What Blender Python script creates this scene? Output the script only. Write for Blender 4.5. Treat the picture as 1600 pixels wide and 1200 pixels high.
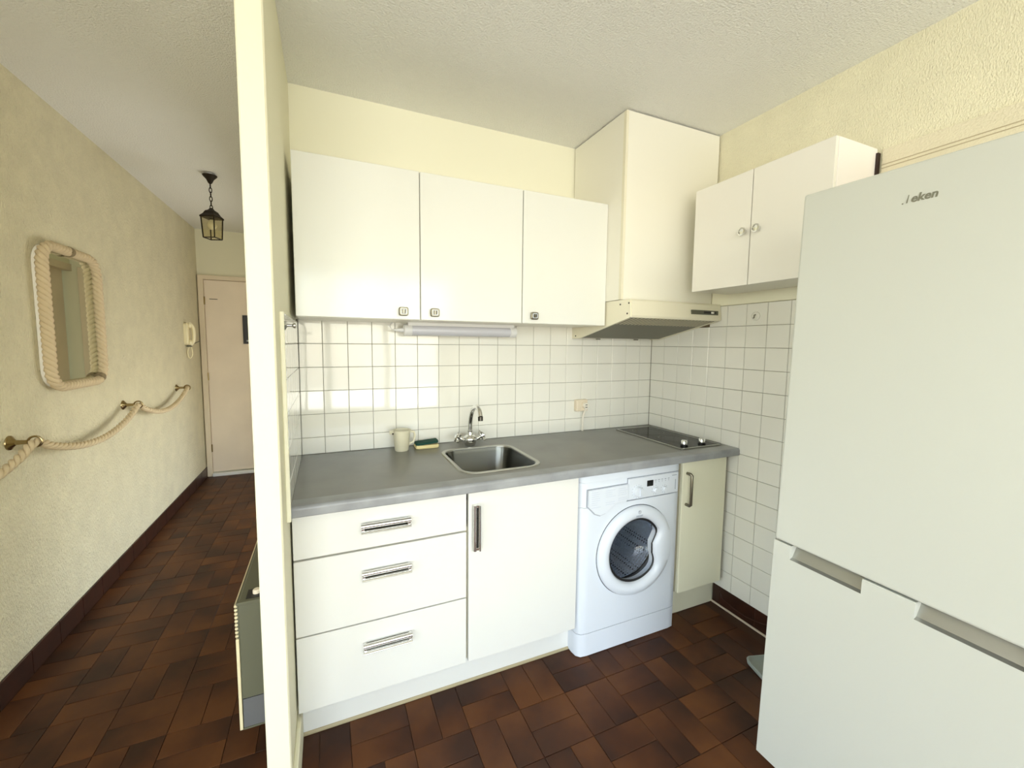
import bpy, bmesh, math, random
from mathutils import Vector, Matrix
random.seed(7)
for o in list(bpy.data.objects): bpy.data.objects.remove(o, do_unlink=True)
S = bpy.context.scene
COL = S.collection
PI = math.pi

# ------------------------------------------------------------------ camera
CAM = Vector((-1.9346, -2.1136, 1.4203))
YAW, PITCH, ROLL, FPX, CX, CY = 0.4125, -0.0863, 0.0101, 648.6768, 795.4503, 592.4757
fwd = Vector((math.sin(YAW)*math.cos(PITCH), math.cos(YAW)*math.cos(PITCH), math.sin(PITCH)))
rgt = Vector((math.cos(YAW), -math.sin(YAW), 0))
upv = rgt.cross(fwd)
r2 = math.cos(ROLL)*rgt + math.sin(ROLL)*upv
u2 = -math.sin(ROLL)*rgt + math.cos(ROLL)*upv
cd = bpy.data.cameras.new('camera')
cd.sensor_fit = 'HORIZONTAL'; cd.sensor_width = 36.0
cd.lens = FPX/1600*36.0
cd.shift_x = (800-CX)/1600; cd.shift_y = (CY-600)/1600
cd.clip_start = 0.02; cd.clip_end = 200
co = bpy.data.objects.new('camera', cd); COL.objects.link(co)
M = Matrix((r2, u2, -fwd)).transposed().to_4x4(); M.translation = CAM
co.matrix_world = M
S.camera = co

# ------------------------------------------------------------------ world, daylight, added fill lights, exposure
w = bpy.data.worlds.new('sky'); S.world = w; w.use_nodes = True
nt = w.node_tree; nt.nodes.clear()
sky = nt.nodes.new('ShaderNodeTexSky'); sky.sky_type = 'NISHITA'
sky.sun_disc = False; sky.sun_elevation = math.radians(50); sky.sun_rotation = math.radians(200)
bg = nt.nodes.new('ShaderNodeBackground'); bg.inputs['Strength'].default_value = 0.68 # sky
ow = nt.nodes.new('ShaderNodeOutputWorld')
nt.links.new(sky.outputs[0], bg.inputs[0]); nt.links.new(bg.outputs[0], ow.inputs[0])

WIN_Y = -4.8                       # window wall behind the camera
WX0, WX1, WZ0, WZ1 = -4.6, -0.15, 0.30, 2.40
LX = -5.2                          # far left wall of the living room, with an added second window
LY0, LY1 = -4.2, -1.15
def area(name, loc, rot, sx, sy, energy, color):
    la = bpy.data.lights.new(name, 'AREA'); la.shape = 'RECTANGLE'; la.size = sx; la.size_y = sy
    la.energy = energy; la.color = color
    lo = bpy.data.objects.new(name, la); COL.objects.link(lo); lo.location = loc; lo.rotation_euler = rot
    return lo
E_MAIN, E_LEFT, E_UPFILL, E_SIDE = 110, 66, 180, 30
area('daylight_main_window', ((WX0+WX1)/2, WIN_Y-0.30, (WZ0+WZ1)/2), (PI/2, 0, 0), WX1-WX0, WZ1-WZ0, E_MAIN, (1.0, .985, .95))
area('added_left_daylight', (LX-.30, (LY0+LY1)/2, (WZ0+WZ1)/2), (PI/2, 0, -PI/2), LY1-LY0, WZ1-WZ0, E_LEFT, (1.0, .95, .84))  # unseen window light, added to brighten the faces turned left
# unseen fill light added to brighten the hallway, set in an invented side room
area('hall_fill_light', (-.66, 1.45, .70), (PI/2, 0, PI/2), 2.0, 1.2, E_SIDE, (1.0, .97, .92))
# unseen fill light added outside the window, aimed upwards to brighten the ceiling
area('upward_fill_light', ((WX0+WX1)/2, WIN_Y-1.1, 0.0), (math.radians(140), 0, 0), WX1-WX0+.6, 1.5, E_UPFILL, (1.0, .97, .90))

S.view_settings.view_transform = 'Standard'; S.view_settings.look = 'None'
S.view_settings.gamma = 1.0; S.view_settings.use_curve_mapping = False
S.view_settings.exposure = 0.07

# ------------------------------------------------------------------ materials
def lin(c):
    return tuple((v/12.92 if v <= .04045 else ((v+.055)/1.055)**2.4) for v in c)
MATS = {}
def mat(name, col, rough=.5, metal=0., spec=.5, noise=None, bump=None, emit=None, coat=0.):
    """col sRGB 0..1; noise=(scale, amount, detail); bump=(scale, strength, dist, stretch)"""
    m = bpy.data.materials.new(name); m.use_nodes = True
    t = m.node_tree; b = t.nodes['Principled BSDF']
    c = lin(col)
    b.inputs['Base Color'].default_value = (*c, 1); b.inputs['Roughness'].default_value = rough
    b.inputs['Metallic'].default_value = metal; b.inputs['Specular IOR Level'].default_value = spec
    b.inputs['Coat Weight'].default_value = coat
    tc = t.nodes.new('ShaderNodeTexCoord')
    if noise:
        n = t.nodes.new('ShaderNodeTexNoise'); n.inputs['Scale'].default_value = noise[0]
        n.inputs['Detail'].default_value = noise[2] if len(noise) > 2 else 4
        t.links.new(tc.outputs['Object'], n.inputs['Vector'])
        r = t.nodes.new('ShaderNodeValToRGB'); a = noise[1]
        r.color_ramp.elements[0].position = .3; r.color_ramp.elements[1].position = .7
        r.color_ramp.elements[0].color = (*[max(0, v*(1-a)) for v in c], 1)
        r.color_ramp.elements[1].color = (*[min(1, v*(1+a)) for v in c], 1)
        t.links.new(n.outputs['Fac'], r.inputs['Fac']); t.links.new(r.outputs['Color'], b.inputs['Base Color'])
    if bump:
        mp = t.nodes.new('ShaderNodeMapping'); mp.inputs['Scale'].default_value = bump[3] if len(bump) > 3 else (1, 1, 1)
        t.links.new(tc.outputs['Object'], mp.inputs['Vector'])
        n = t.nodes.new('ShaderNodeTexNoise'); n.inputs['Scale'].default_value = bump[0]; n.inputs['Detail'].default_value = 3
        t.links.new(mp.outputs['Vector'], n.inputs['Vector'])
        bp = t.nodes.new('ShaderNodeBump'); bp.inputs['Strength'].default_value = bump[1]; bp.inputs['Distance'].default_value = bump[2]
        t.links.new(n.outputs['Fac'], bp.inputs['Height']); t.links.new(bp.outputs['Normal'], b.inputs['Normal'])
    if emit:
        b.inputs['Emission Color'].default_value = (*lin(emit[0]), 1); b.inputs['Emission Strength'].default_value = emit[1]
    MATS[name] = m
    return m
def clear_glass(name, tint=(1, 1, 1), ior=1.45, rough=0.0):
    m = bpy.data.materials.new(name); m.use_nodes = True; t = m.node_tree; t.nodes.clear()
    o = t.nodes.new('ShaderNodeOutputMaterial'); mx = t.nodes.new('ShaderNodeMixShader')
    tr = t.nodes.new('ShaderNodeBsdfTransparent'); tr.inputs[0].default_value = (*tint, 1)
    gl = t.nodes.new('ShaderNodeBsdfGlossy'); gl.inputs['Roughness'].default_value = rough
    lw = t.nodes.new('ShaderNodeLayerWeight'); pw = t.nodes.new('ShaderNodeMath'); pw.operation = 'POWER'; pw.inputs[1].default_value = 4.
    fr = t.nodes.new('ShaderNodeMath'); fr.operation = 'MULTIPLY_ADD'; fr.inputs[1].default_value = .8; fr.inputs[2].default_value = .035
    t.links.new(lw.outputs['Facing'], pw.inputs[0]); t.links.new(pw.outputs[0], fr.inputs[0])
    t.links.new(fr.outputs[0], mx.inputs[0]); t.links.new(tr.outputs[0], mx.inputs[1]); t.links.new(gl.outputs[0], mx.inputs[2])
    t.links.new(mx.outputs[0], o.inputs[0]); MATS[name] = m
    return m

mat('cream_paint', (.92, .905, .80), .6, bump=(60, .12, .004))
mat('smooth_cream', (.97, .96, .87), .55)
mat('ceiling_plaster', (.97, .97, .95), .85, bump=(140, .8, .009))
mat('hall_wallpaper', (.94, .905, .775), .8, noise=(9, .05), bump=(170, 1., .018, (1, 1, .40)))
mat('right_wallpaper', (.95, .93, .82), .8, noise=(9, .03), bump=(270, .9, .006, (1, 1, .5)))
mat('border_paper', (.90, .87, .77), .75, bump=(160, .5, .006))
mat('living_paint', (.92, .90, .80), .8)
mat('white_laminate', (.92, .925, .90), .14)
mat('white_laminate_base', (.90, .90, .88), .25)
mat('cabinet_core', (.80, .77, .66), .6)
mat('cream_laminate', (.96, .95, .90), .35)
mat('pink_white', (.97, .95, .94), .4)
mat('beige_door', (.95, .94, .91), .4)
mat('narrow_door', (.95, .94, .84), .4)
mat('tile_white', (.93, .925, .89), .06, coat=.3)
mat('grout', (.50, .48, .44), .85)
mat('grout_brown', (.42, .37, .28), .85)
mat('chrome', (.90, .90, .89), .15, 1.)
mat('steel', (.70, .70, .68), .28, 1.)
mat('bowl_steel', (.40, .40, .38), .24, 1.)
mat('dark_steel', (.56, .54, .48), .3, 1.)
mat('dark_metal', (.30, .29, .27), .35, 1.)
mat('brass', (.62, .55, .40), .25, 1.)
mat('bronze', (.16, .13, .08), .5, .6)
mat('worktop_grey', (.47, .47, .45), .28, noise=(5, .16, 8))
mat('worktop_edge', (.58, .59, .60), .3, noise=(9, .2, 8))
mat('appliance_white', (.86, .885, .92), .28)
mat('panel_gap_shade', (.66, .68, .72), .6)  # groove shade around the washer's drawer and panel, as a grey colour
mat('door_gap_shade', (.34, .36, .40), .6)  # shade around the porthole door, as a dark grey colour
mat('appliance_grey', (.72, .74, .76), .4)
mat('print_grey', (.62, .65, .70), .6)
mat('print_light', (.80, .83, .88), .6)
mat('black_plastic', (.04, .04, .05), .3)
mat('dark_rubber', (.10, .10, .11), .45)
mat('fridge_white', (.80, .81, .78), .38, bump=(500, .06, .001))
mat('fridge_handle', (.68, .68, .66), .3, .75)
mat('logo_grey', (.52, .52, .46), .4, .3)
mat('hood_cream', (.93, .91, .82), .4)
mat('hood_filter', (.46, .45, .39), .5, bump=(500, .5, .002))
mat('hood_slat', (.82, .79, .68), .45)
mat('dark_brown', (.17, .09, .06), .5)
mat('black_parts_and_shade', (.10, .09, .07), .8)  # near-black for screws, the door mark and the jug hole's painted shade
mat('skirting_brown', (.20, .10, .06), .35, noise=(14, .3))
mat('floor_grout', (.29, .19, .13), .8)
mat('rope', (.82, .745, .61), .85, bump=(420, .35, .001))
mat('rope_binding', (.52, .46, .35), .9)
mat('mirror_glass', (.90, .92, .88), .015, 1.)
mat('ivory_plastic', (.95, .91, .76), .35)
mat('cup_beige', (.87, .85, .75), .35)
mat('sponge_yellow', (.92, .86, .64), .95, bump=(300, .8, .003))
mat('scourer_green', (.10, .28, .24), .95, bump=(400, 1., .003))
mat('socket_plastic', (.90, .85, .76), .4)
mat('plug_white', (.94, .92, .87), .35)
mat('heater_grey', (.36, .36, .29), .45)
mat('heater_blue', (.38, .38, .38), .5)
mat('heater_beige', (.86, .81, .66), .5)
mat('hall_door', (.94, .88, .80), .5, noise=(3, .05))
mat('door_frame', (.90, .84, .74), .5)
mat('tray_grey', (.62, .65, .62), .35)
mat('tube_diffuser', (.80, .80, .83), .25)
mat('tube_cap', (.90, .90, .90), .3)
mat('seal_beige', (.66, .61, .48), .5)
mat('border_line', (.72, .67, .55), .7)
mat('white_bead', (.80, .74, .66), .6)
mat('cable_dark', (.26, .16, .11), .5)
mat('window_white', (.93, .93, .91), .35)
mat('bulb_white', (.90, .88, .78), .2)
mat('curtain', (.93, .92, .87), .9)
mat('leaf_green', (.22, .34, .14), .7, noise=(3, .4))
mat('grass', (.30, .40, .20), .9, noise=(1, .3))
clear_glass('pane_glass', (.97, .98, .97))
clear_glass('lantern_glass', (.95, .93, .85))
clear_glass('hob_glass_top', (.02, .02, .02))
clear_glass('porthole_glass', (.86, .89, .93))
mat('hob_black', (.12, .12, .10), .10, spec=.05)
mat('hob_ring', (.16, .16, .14), .15)

def flamed_floor():
    m = bpy.data.materials.new('flamed_brown_tile'); m.use_nodes = True; t = m.node_tree; b = t.nodes['Principled BSDF']
    tc = t.nodes.new('ShaderNodeTexCoord'); oi = t.nodes.new('ShaderNodeObjectInfo')
    mp = t.nodes.new('ShaderNodeMapping'); t.links.new(tc.outputs['Object'], mp.inputs['Vector'])
    cb = t.nodes.new('ShaderNodeCombineXYZ')
    for i, k in enumerate((37., 91., 11.)):
        ml = t.nodes.new('ShaderNodeMath'); ml.operation = 'MULTIPLY'; ml.inputs[1].default_value = k
        t.links.new(oi.outputs['Random'], ml.inputs[0]); t.links.new(ml.outputs[0], cb.inputs[i])
    t.links.new(cb.outputs[0], mp.inputs['Location'])
    n = t.nodes.new('ShaderNodeTexNoise'); n.inputs['Scale'].default_value = 7.; n.inputs['Detail'].default_value = 3
    t.links.new(mp.outputs['Vector'], n.inputs['Vector'])
    # flame: kiln gradient across each tile's own length
    sx = t.nodes.new('ShaderNodeSeparateXYZ'); t.links.new(tc.outputs['Object'], sx.inputs[0])
    g = t.nodes.new('ShaderNodeMath'); g.operation = 'MULTIPLY_ADD'; g.inputs[1].default_value = 2.4; g.inputs[2].default_value = 0.0
    t.links.new(sx.outputs['X'], g.inputs[0])
    a = t.nodes.new('ShaderNodeMath'); a.operation = 'ADD'; t.links.new(g.outputs[0], a.inputs[0]); t.links.new(n.outputs['Fac'], a.inputs[1])
    rr = t.nodes.new('ShaderNodeMath'); rr.operation = 'MULTIPLY_ADD'; rr.inputs[1].default_value = .35; rr.inputs[2].default_value = -.175
    t.links.new(oi.outputs['Random'], rr.inputs[0])
    a2 = t.nodes.new('ShaderNodeMath'); a2.operation = 'ADD'; t.links.new(a.outputs[0], a2.inputs[0]); t.links.new(rr.outputs[0], a2.inputs[1])
    r = t.nodes.new('ShaderNodeValToRGB')
    e = r.color_ramp.elements
    e[0].position = .18; e[0].color = (*lin((.215, .125, .080)), 1)
    e[1].position = .85; e[1].color = (*lin((.375, .225, .115)), 1)
    k = r.color_ramp.elements.new(.5); k.color = (*lin((.295, .170, .095)), 1)
    t.links.new(a2.outputs[0], r.inputs['Fac']); t.links.new(r.outputs['Color'], b.inputs['Base Color'])
    b.inputs['Roughness'].default_value = .45; b.inputs['Specular IOR Level'].default_value = .22
    MATS['flamed_brown_tile'] = m
flamed_floor()
def drum_steel():
    m = bpy.data.materials.new('drum_steel'); m.use_nodes = True; t = m.node_tree; b = t.nodes['Principled BSDF']
    b.inputs['Metallic'].default_value = 1; b.inputs['Roughness'].default_value = .25
    tc = t.nodes.new('ShaderNodeTexCoord'); v = t.nodes.new('ShaderNodeTexVoronoi'); v.inputs['Scale'].default_value = 62
    v.inputs['Randomness'].default_value = 0.1
    t.links.new(tc.outputs['Object'], v.inputs['Vector'])
    r = t.nodes.new('ShaderNodeValToRGB'); r.color_ramp.elements[0].position = .22; r.color_ramp.elements[0].color = (.05, .05, .06, 1)
    r.color_ramp.elements[1].position = .34; r.color_ramp.elements[1].color = (.72, .76, .82, 1)
    t.links.new(v.outputs['Distance'], r.inputs['Fac']); t.links.new(r.outputs['Color'], b.inputs['Base Color'])
    bp = t.nodes.new('ShaderNodeBump'); bp.inputs['Strength'].default_value = .6; bp.inputs['Distance'].default_value = .004
    t.links.new(v.outputs['Distance'], bp.inputs['Height']); t.links.new(bp.outputs['Normal'], b.inputs['Normal'])
    MATS['drum_steel'] = m
drum_steel()

# ------------------------------------------------------------------ mesh helpers (all coordinates in world metres)
def V(*a): return Vector(a)
def add_box(bm, x0, x1, y0, y1, z0, z1, bev=0., seg=1):
    x0, x1 = min(x0, x1), max(x0, x1); y0, y1 = min(y0, y1), max(y0, y1); z0, z1 = min(z0, z1), max(z0, z1)
    vs = [bm.verts.new(p) for p in ((x0,y0,z0),(x1,y0,z0),(x1,y1,z0),(x0,y1,z0),(x0,y0,z1),(x1,y0,z1),(x1,y1,z1),(x0,y1,z1))]
    fs = [bm.faces.new([vs[i] for i in q]) for q in ((0,3,2,1),(4,5,6,7),(0,1,5,4),(1,2,6,5),(2,3,7,6),(3,0,4,7))]
    if bev > 0:
        es = list({e for f in fs for e in f.edges})
        bmesh.ops.bevel(bm, geom=es, offset=bev, segments=seg, affect='EDGES', profile=.5)
    return bm
def bx(x0, x1, y0, y1, z0, z1, bev=0., seg=1):
    return add_box(bmesh.new(), x0, x1, y0, y1, z0, z1, bev, seg)
def frame_of(d):
    d = d.normalized(); a = Vector((0, 0, 1)) if abs(d.z) < .9 else Vector((1, 0, 0))
    u = d.cross(a).normalized(); return u, u.cross(d).normalized()
def add_tube(bm, pts, r, n=10, cap=True, closed=False):
    pts = [Vector(p) for p in pts]; rs = r if isinstance(r, (list, tuple)) else [r]*len(pts)
    N = len(pts); rings = []; u = None
    for i, p in enumerate(pts):
        if closed: d = pts[(i+1) % N]-pts[i-1]
        else: d = pts[min(i+1, N-1)]-pts[max(i-1, 0)]
        if d.length < 1e-9: d = Vector((0, 0, 1))
        d.normalize()
        if u is None: u, v = frame_of(d)
        else:
            u = (u-d*u.dot(d)).normalized(); v = u.cross(d).normalized()
        rings.append([bm.verts.new(p+rs[i]*(math.cos(2*PI*k/n)*u+math.sin(2*PI*k/n)*v)) for k in range(n)])
    m = N if closed else N-1
    for i in range(m):
        a, b = rings[i], rings[(i+1) % N]
        for k in range(n): bm.faces.new((a[k], a[(k+1) % n], b[(k+1) % n], b[k]))
    if cap and not closed:
        bm.faces.new(rings[0][::-1]); bm.faces.new(rings[-1])
    bmesh.ops.recalc_face_normals(bm, faces=bm.faces)
    return bm
def tube(pts, r, n=10, closed=False): return add_tube(bmesh.new(), pts, r, n, True, closed)
def add_lathe(bm, prof, c, axis, n=24, cap=True):
    """prof: (radius, offset along axis)"""
    c = Vector(c); ax = Vector(axis).normalized(); u, v = frame_of(ax); rings = []
    for r, h in prof:
        rings.append([bm.verts.new(c+ax*h+max(r, 1e-5)*(math.cos(2*PI*k/n)*u+math.sin(2*PI*k/n)*v)) for k in range(n)])
    for a, b in zip(rings, rings[1:]):
        for k in range(n): bm.faces.new((a[k], a[(k+1) % n], b[(k+1) % n], b[k]))
    if cap:
        bm.faces.new(rings[0][::-1]); bm.faces.new(rings[-1])
    bmesh.ops.recalc_face_normals(bm, faces=bm.faces)
    return bm
def lathe(prof, c, axis, n=24, cap=True): return add_lathe(bmesh.new(), prof, c, axis, n, cap)
def add_loft(bm, loops, cap0=False, cap1=False):
    rings = [[bm.verts.new(p) for p in L] for L in loops]; n = len(rings[0])
    for a, b in zip(rings, rings[1:]):
        for k in range(n): bm.faces.new((a[k], a[(k+1) % n], b[(k+1) % n], b[k]))
    if cap0: bm.faces.new(rings[0][::-1])
    if cap1: bm.faces.new(rings[-1])
    bmesh.ops.recalc_face_normals(bm, faces=bm.faces)
    return bm
def rrect(cx, cy, hx, hy, r, n=8):
    out = []
    for qx, qy, a0 in ((1, 1, 0), (-1, 1, PI/2), (-1, -1, PI), (1, -1, 1.5*PI)):
        for k in range(n+1):
            a = a0+PI/2*k/n; out.append((cx+qx*(hx-r)+r*math.cos(a), cy+qy*(hy-r)+r*math.sin(a)))
    return out
def add_prism(bm, poly, axis, a, b):
    """extrude a 2-D polygon along axis ('x': poly=(y,z), 'y': poly=(x,z), 'z': poly=(x,y))"""
    f = {'x': lambda p, t: (t, p[0], p[1]), 'y': lambda p, t: (p[0], t, p[1]), 'z': lambda p, t: (p[0], p[1], t)}[axis]
    return add_loft(bm, [[f(p, a) for p in poly], [f(p, b) for p in poly]], True, True)
def prism(poly, axis, a, b): return add_prism(bmesh.new(), poly, axis, a, b)

def obj(name, bm, m, parent=None, smooth=False, origin=None):
    """bm in world coordinates -> one mesh object; parent must sit at origin() with no rotation while building"""
    o0 = Vector(origin) if origin is not None else (Vector(parent['_o']) if parent is not None else None)
    if o0 is None:
        zs = [v.co for v in bm.verts]
        mn = Vector([min(v[i] for v in zs) for i in range(3)]); mx = Vector([max(v[i] for v in zs) for i in range(3)])
        o0 = Vector(((mn.x+mx.x)/2, (mn.y+mx.y)/2, mn.z))
    for v in bm.verts: v.co -= o0
    me = bpy.data.meshes.new(name); bm.to_mesh(me); bm.free()
    if isinstance(m, str): m = MATS[m]
    me.materials.append(m)
    if smooth:
        for p in me.polygons: p.use_smooth = True
        try: me.set_sharp_from_angle(angle=math.radians(40))
        except Exception: pass
    o = bpy.data.objects.new(name, me); COL.objects.link(o)
    if parent is not None:
        o.parent = parent; o.location = o0-Vector(parent['_o'])
    else: o.location = o0
    o['_o'] = tuple(o0)
    return o
def tag(o, label, cat, group=None, kind=None):
    if label: o['label'] = label
    if cat: o['category'] = cat
    if group: o['group'] = group
    if kind: o['kind'] = kind
    return o
def thing(name, label, cat, loc, group=None):
    o = bpy.data.objects.new(name, None); COL.objects.link(o); o.location = loc; o['_o'] = tuple(loc)
    o.empty_display_size = .05
    return tag(o, label, cat, group)
def struct(name, bm, m, label, cat):
    o = obj(name, bm, m); return tag(o, label, cat, kind='structure')
def text_bm(body, size, extrude, mw, shear=0., bold=0., space=1.):
    """letters as mesh; mw maps text plane (x right, y up, z out) to world"""
    c = bpy.data.curves.new('t', 'FONT'); c.body = body; c.size = size; c.extrude = extrude; c.shear = shear; c.offset = bold
    c.align_x = 'CENTER'; c.space_character = space; c.resolution_u = 3
    o = bpy.data.objects.new('t', c); COL.objects.link(o)
    dg = bpy.context.evaluated_depsgraph_get(); me = bpy.data.meshes.new_from_object(o.evaluated_get(dg))
    bpy.data.objects.remove(o); bm = bmesh.new(); bm.from_mesh(me); bpy.data.meshes.remove(me); bpy.data.curves.remove(c)
    bmesh.ops.transform(bm, matrix=mw, verts=bm.verts); return bm
def basis(o, x, y):
    x = Vector(x).normalized(); y = Vector(y).normalized(); z = x.cross(y)
    m = Matrix((x, y, z)).transposed().to_4x4(); m.translation = Vector(o); return m

def resample(pts, step):
    pts = [Vector(p) for p in pts]; out = []
    for i in range(len(pts)-1):
        p0 = pts[max(i-1, 0)]; p1 = pts[i]; p2 = pts[i+1]; p3 = pts[min(i+2, len(pts)-1)]
        n = max(2, int((p2-p1).length/step))
        for k in range(n):
            t_ = k/n
            out.append(.5*((2*p1)+(p2-p0)*t_+(2*p0-5*p1+4*p2-p3)*t_*t_+(3*p1-p0-3*p2+p3)*t_**3))
    out.append(pts[-1]); return out

# ------------------------------------------------------------------ room dimensions
H = 2.53                 # ceiling
XL = -2.062              # kitchen side of the partition
XP = -2.125              # hall side of the partition
PY = -0.83               # free end of the partition
XH = -3.12               # long hall wall
YH = 3.05                # end wall of the hall
T = .0017                # half joint
PITCHT = .1095           # wall tile pitch
Z0T = 1.41               # tile row line 0

# floor slab (joint colour) and its tiles
floor = struct('floor', bx(LX-.1, .1, WIN_Y-.1, YH+.1, -.12, -.004), 'floor_grout', 'dark brown floor of flamed tiles laid in basket weave', 'floor')
G = .1015; FX0, FY0 = -1.893, -.560
def tile_mesh(name, lx, ly, th, bev):
    bm = bx(-lx/2, lx/2, -ly/2, ly/2, 0, th, 0)
    top = [e for e in bm.edges if all(abs(v.co.z-th) < 1e-6 for v in e.verts)]
    bmesh.ops.bevel(bm, geom=top, offset=bev, segments=1, affect='EDGES')
    me = bpy.data.meshes.new(name); bm.to_mesh(me); bm.free(); return me
fme = tile_mesh('floor_tile', 2*G-.002, G-.002, .0045, .0009); fme.materials.append(MATS['flamed_brown_tile'])
def to_px(p):
    d = Vector(p)-CAM; wv = d.dot(fwd)
    if wv < .05: return None
    return CX+FPX*d.dot(r2)/wv, CY-FPX*d.dot(u2)/wv
cand = []
for bi in range(-17, 11):
    for bj in range(-19, 19):
        hor = (bi+bj) % 2 == 0
        for k in (0, 1):
            if hor: cx, cy = FX0+(2*bi+1)*G, FY0-(2*bj+k+.5)*G
            else: cx, cy = FX0+(2*bi+k+.5)*G, FY0-(2*bj+1)*G
            if cx < LX+.05 or (cx < XH+.03 and cy > -1.05) or cx > -.02 or cy < WIN_Y+.02 or cy > YH-.02: continue
            if XP-.0 < cx < 0 and cy > -.50: continue             # under the kitchen units and behind the wall
            if XP < cx < XL and cy > PY: continue
            px = to_px((cx, cy, 0)); vis = px is not None and -90 < px[0] < 1690 and px[1] < 1290
            if vis and cx > -.62 and cy < -1.35: vis = False
            d = (Vector((cx, cy, 0))-CAM).length
            cand.append((not vis, d, cx, cy, hor))
cand.sort()
rest = bmesh.new()
for i, (nv, d, cx, cy, hor) in enumerate(cand):
    rot = (0 if hor else PI/2) + (PI if random.random() < .5 else 0)
    if not nv and i < 300:
        o = bpy.data.objects.new('floor_tile', fme); COL.objects.link(o); o.parent = floor
        o.location = Vector((cx, cy, -.004+random.uniform(-.0004, .0004)))-Vector(floor['_o']); o.rotation_euler = (0, 0, rot)
    else:
        lx, ly = (2*G-.003, G-.003) if hor else (G-.003, 2*G-.003)
        add_box(rest, cx-lx/2, cx+lx/2, cy-ly/2, cy+ly/2, -.004, .0005)
if len(rest.verts):
    o = obj('floor_tiles_remaining', rest, 'flamed_brown_tile', floor); o['kind'] = 'stuff'

struct('ceiling', bx(LX-.1, .1, WIN_Y-.1, YH+.1, H, H+.1), 'ceiling_plaster', 'pale textured plaster ceiling', 'ceiling')
wall_back = struct('wall_back', bx(XP, .1, .008, .12, 0, H), 'smooth_cream', 'cream kitchen back wall with white tiled splashback', 'wall')
wall_right = struct('wall_right', bx(.008, .1, WIN_Y, .008, 0, H), 'right_wallpaper', 'right wall with yellowish textured wallpaper above white tiles', 'wall')
wall_part = struct('wall_partition', bx(XP, XL, PY, .008, 0, H, .004), 'cream_paint', 'thin cream partition wall between hallway and kitchen', 'wall')
struct('wall_hall_left', bx(XH-.1, XH, -1.0, YH+.1, 0, H), 'hall_wallpaper', 'long hallway wall with rough beige wallpaper', 'wall')
struct('wall_hall_end', bx(XH, XP+.1, YH, YH+.1, 0, H), 'cream_paint', 'cream end wall of the hallway above the entrance door', 'wall')
# hall right-hand wall behind the kitchen: an added unseen opening for the hall fill light, and a door seen only in the mirror
b = bx(XP, XP+.1, .12, .55, 0, H); add_box(b, XP, XP+.1, 2.40, 2.60, 0, H); add_box(b, XP, XP+.1, .55, 2.40, 2.10, H); add_box(b, XP, XP+.1, 2.60, YH, 2.06, H)
struct('wall_hall_right', b, 'cream_paint', 'hallway wall opposite the rope mirror', 'wall')
b = bx(XP+.05, XP+.09, 2.62, YH-.02, .01, 2.04)
d2 = struct('door_2', b, 'hall_door', 'side door of the hallway seen only in the mirror', 'door')
q = bx(XP-.012, XP+.06, 2.55, 2.62, 0, 2.06); add_box(q, XP-.012, XP+.06, 2.62, YH-.002, 2.04, 2.10)
obj('door_frame', q, 'door_frame', d2)
obj('handle', tube([(XP+.05, 2.70, 1.03), (XP-.01, 2.70, 1.03), (XP-.012, 2.71, 1.03), (XP-.012, 2.80, 1.03)], .008), 'dark_metal', d2)
# invented side room around the hall fill light
b = bx(XP+.1, -.6, 2.66, 2.76, 0, H); add_box(b, -.80, -.70, .12, .45, 0, H); add_box(b, -.80, -.70, 2.55, 2.66, 0, H); add_box(b, -.80, -.70, .45, 2.55, 1.30, H); add_box(b, -.80, -.70, .45, 2.55, 0, .10)
struct('wall_added_side_room', b, 'living_paint', 'walls of an invented side room around an added hall light, out of view', 'wall')

# living room behind the camera: window wall, left wall with an added second window
b = bx(LX, WX0, WIN_Y-.12, WIN_Y, 0, H); add_box(b, WX1, 0.008, WIN_Y-.12, WIN_Y, 0, H)
add_box(b, WX0, WX1, WIN_Y-.12, WIN_Y, WZ1, H); add_box(b, WX0, WX1, WIN_Y-.12, WIN_Y, 0, WZ0)
struct('wall_window', b, 'living_paint', 'window wall behind the viewer', 'wall')
b = bx(LX-.12, LX, WIN_Y-.1, LY0, 0, H); add_box(b, LX-.12, LX, LY1, -.90, 0, H)
add_box(b, LX-.12, LX, LY0, LY1, WZ1, H); add_box(b, LX-.12, LX, LY0, LY1, 0, WZ0)
struct('wall_left', b, 'living_paint', 'left wall of the living room, out of view', 'wall')
struct('wall_living_back', bx(LX, XH-.1, -1.0, -.90, 0, H), 'living_paint', 'living room wall beside the hallway, out of view', 'wall')
fw = .06
def window(name, label, horiz, a0, a1, n):
    def bb(bm, p0, p1, d0, d1, z0, z1):
        return add_box(bm, p0, p1, WIN_Y-d1, WIN_Y-d0, z0, z1) if horiz else add_box(bm, LX-d1, LX-d0, p0, p1, z0, z1)
    b = bmesh.new()
    for p0, p1, z0, z1 in ((a0, a0+fw, WZ0, WZ1), (a1-fw, a1, WZ0, WZ1), (a0+fw, a1-fw, WZ1-fw, WZ1), (a0+fw, a1-fw, WZ0, WZ0+fw)): bb(b, p0, p1, .03, .09, z0, z1)
    win = struct(name, b, 'window_white', label, 'window'); st = (a1-a0)/n
    for i in range(1, n): obj('mullion', bb(bmesh.new(), a0+st*i-.045, a0+st*i+.045, .03, .09, WZ0+fw, WZ1-fw), 'window_white', win)
    for i in range(n): obj('pane', bb(bmesh.new(), a0+st*i+.03, a0+st*(i+1)-.03, .060, .064, WZ0+fw, WZ1-fw), 'pane_glass', win)
window('window_1', 'wide glazed balcony window behind the viewer', True, WX0, WX1, 5)
window('window_2', 'added unseen glazed window in the left wall of the living room', False, LY0, LY1, 3)

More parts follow.
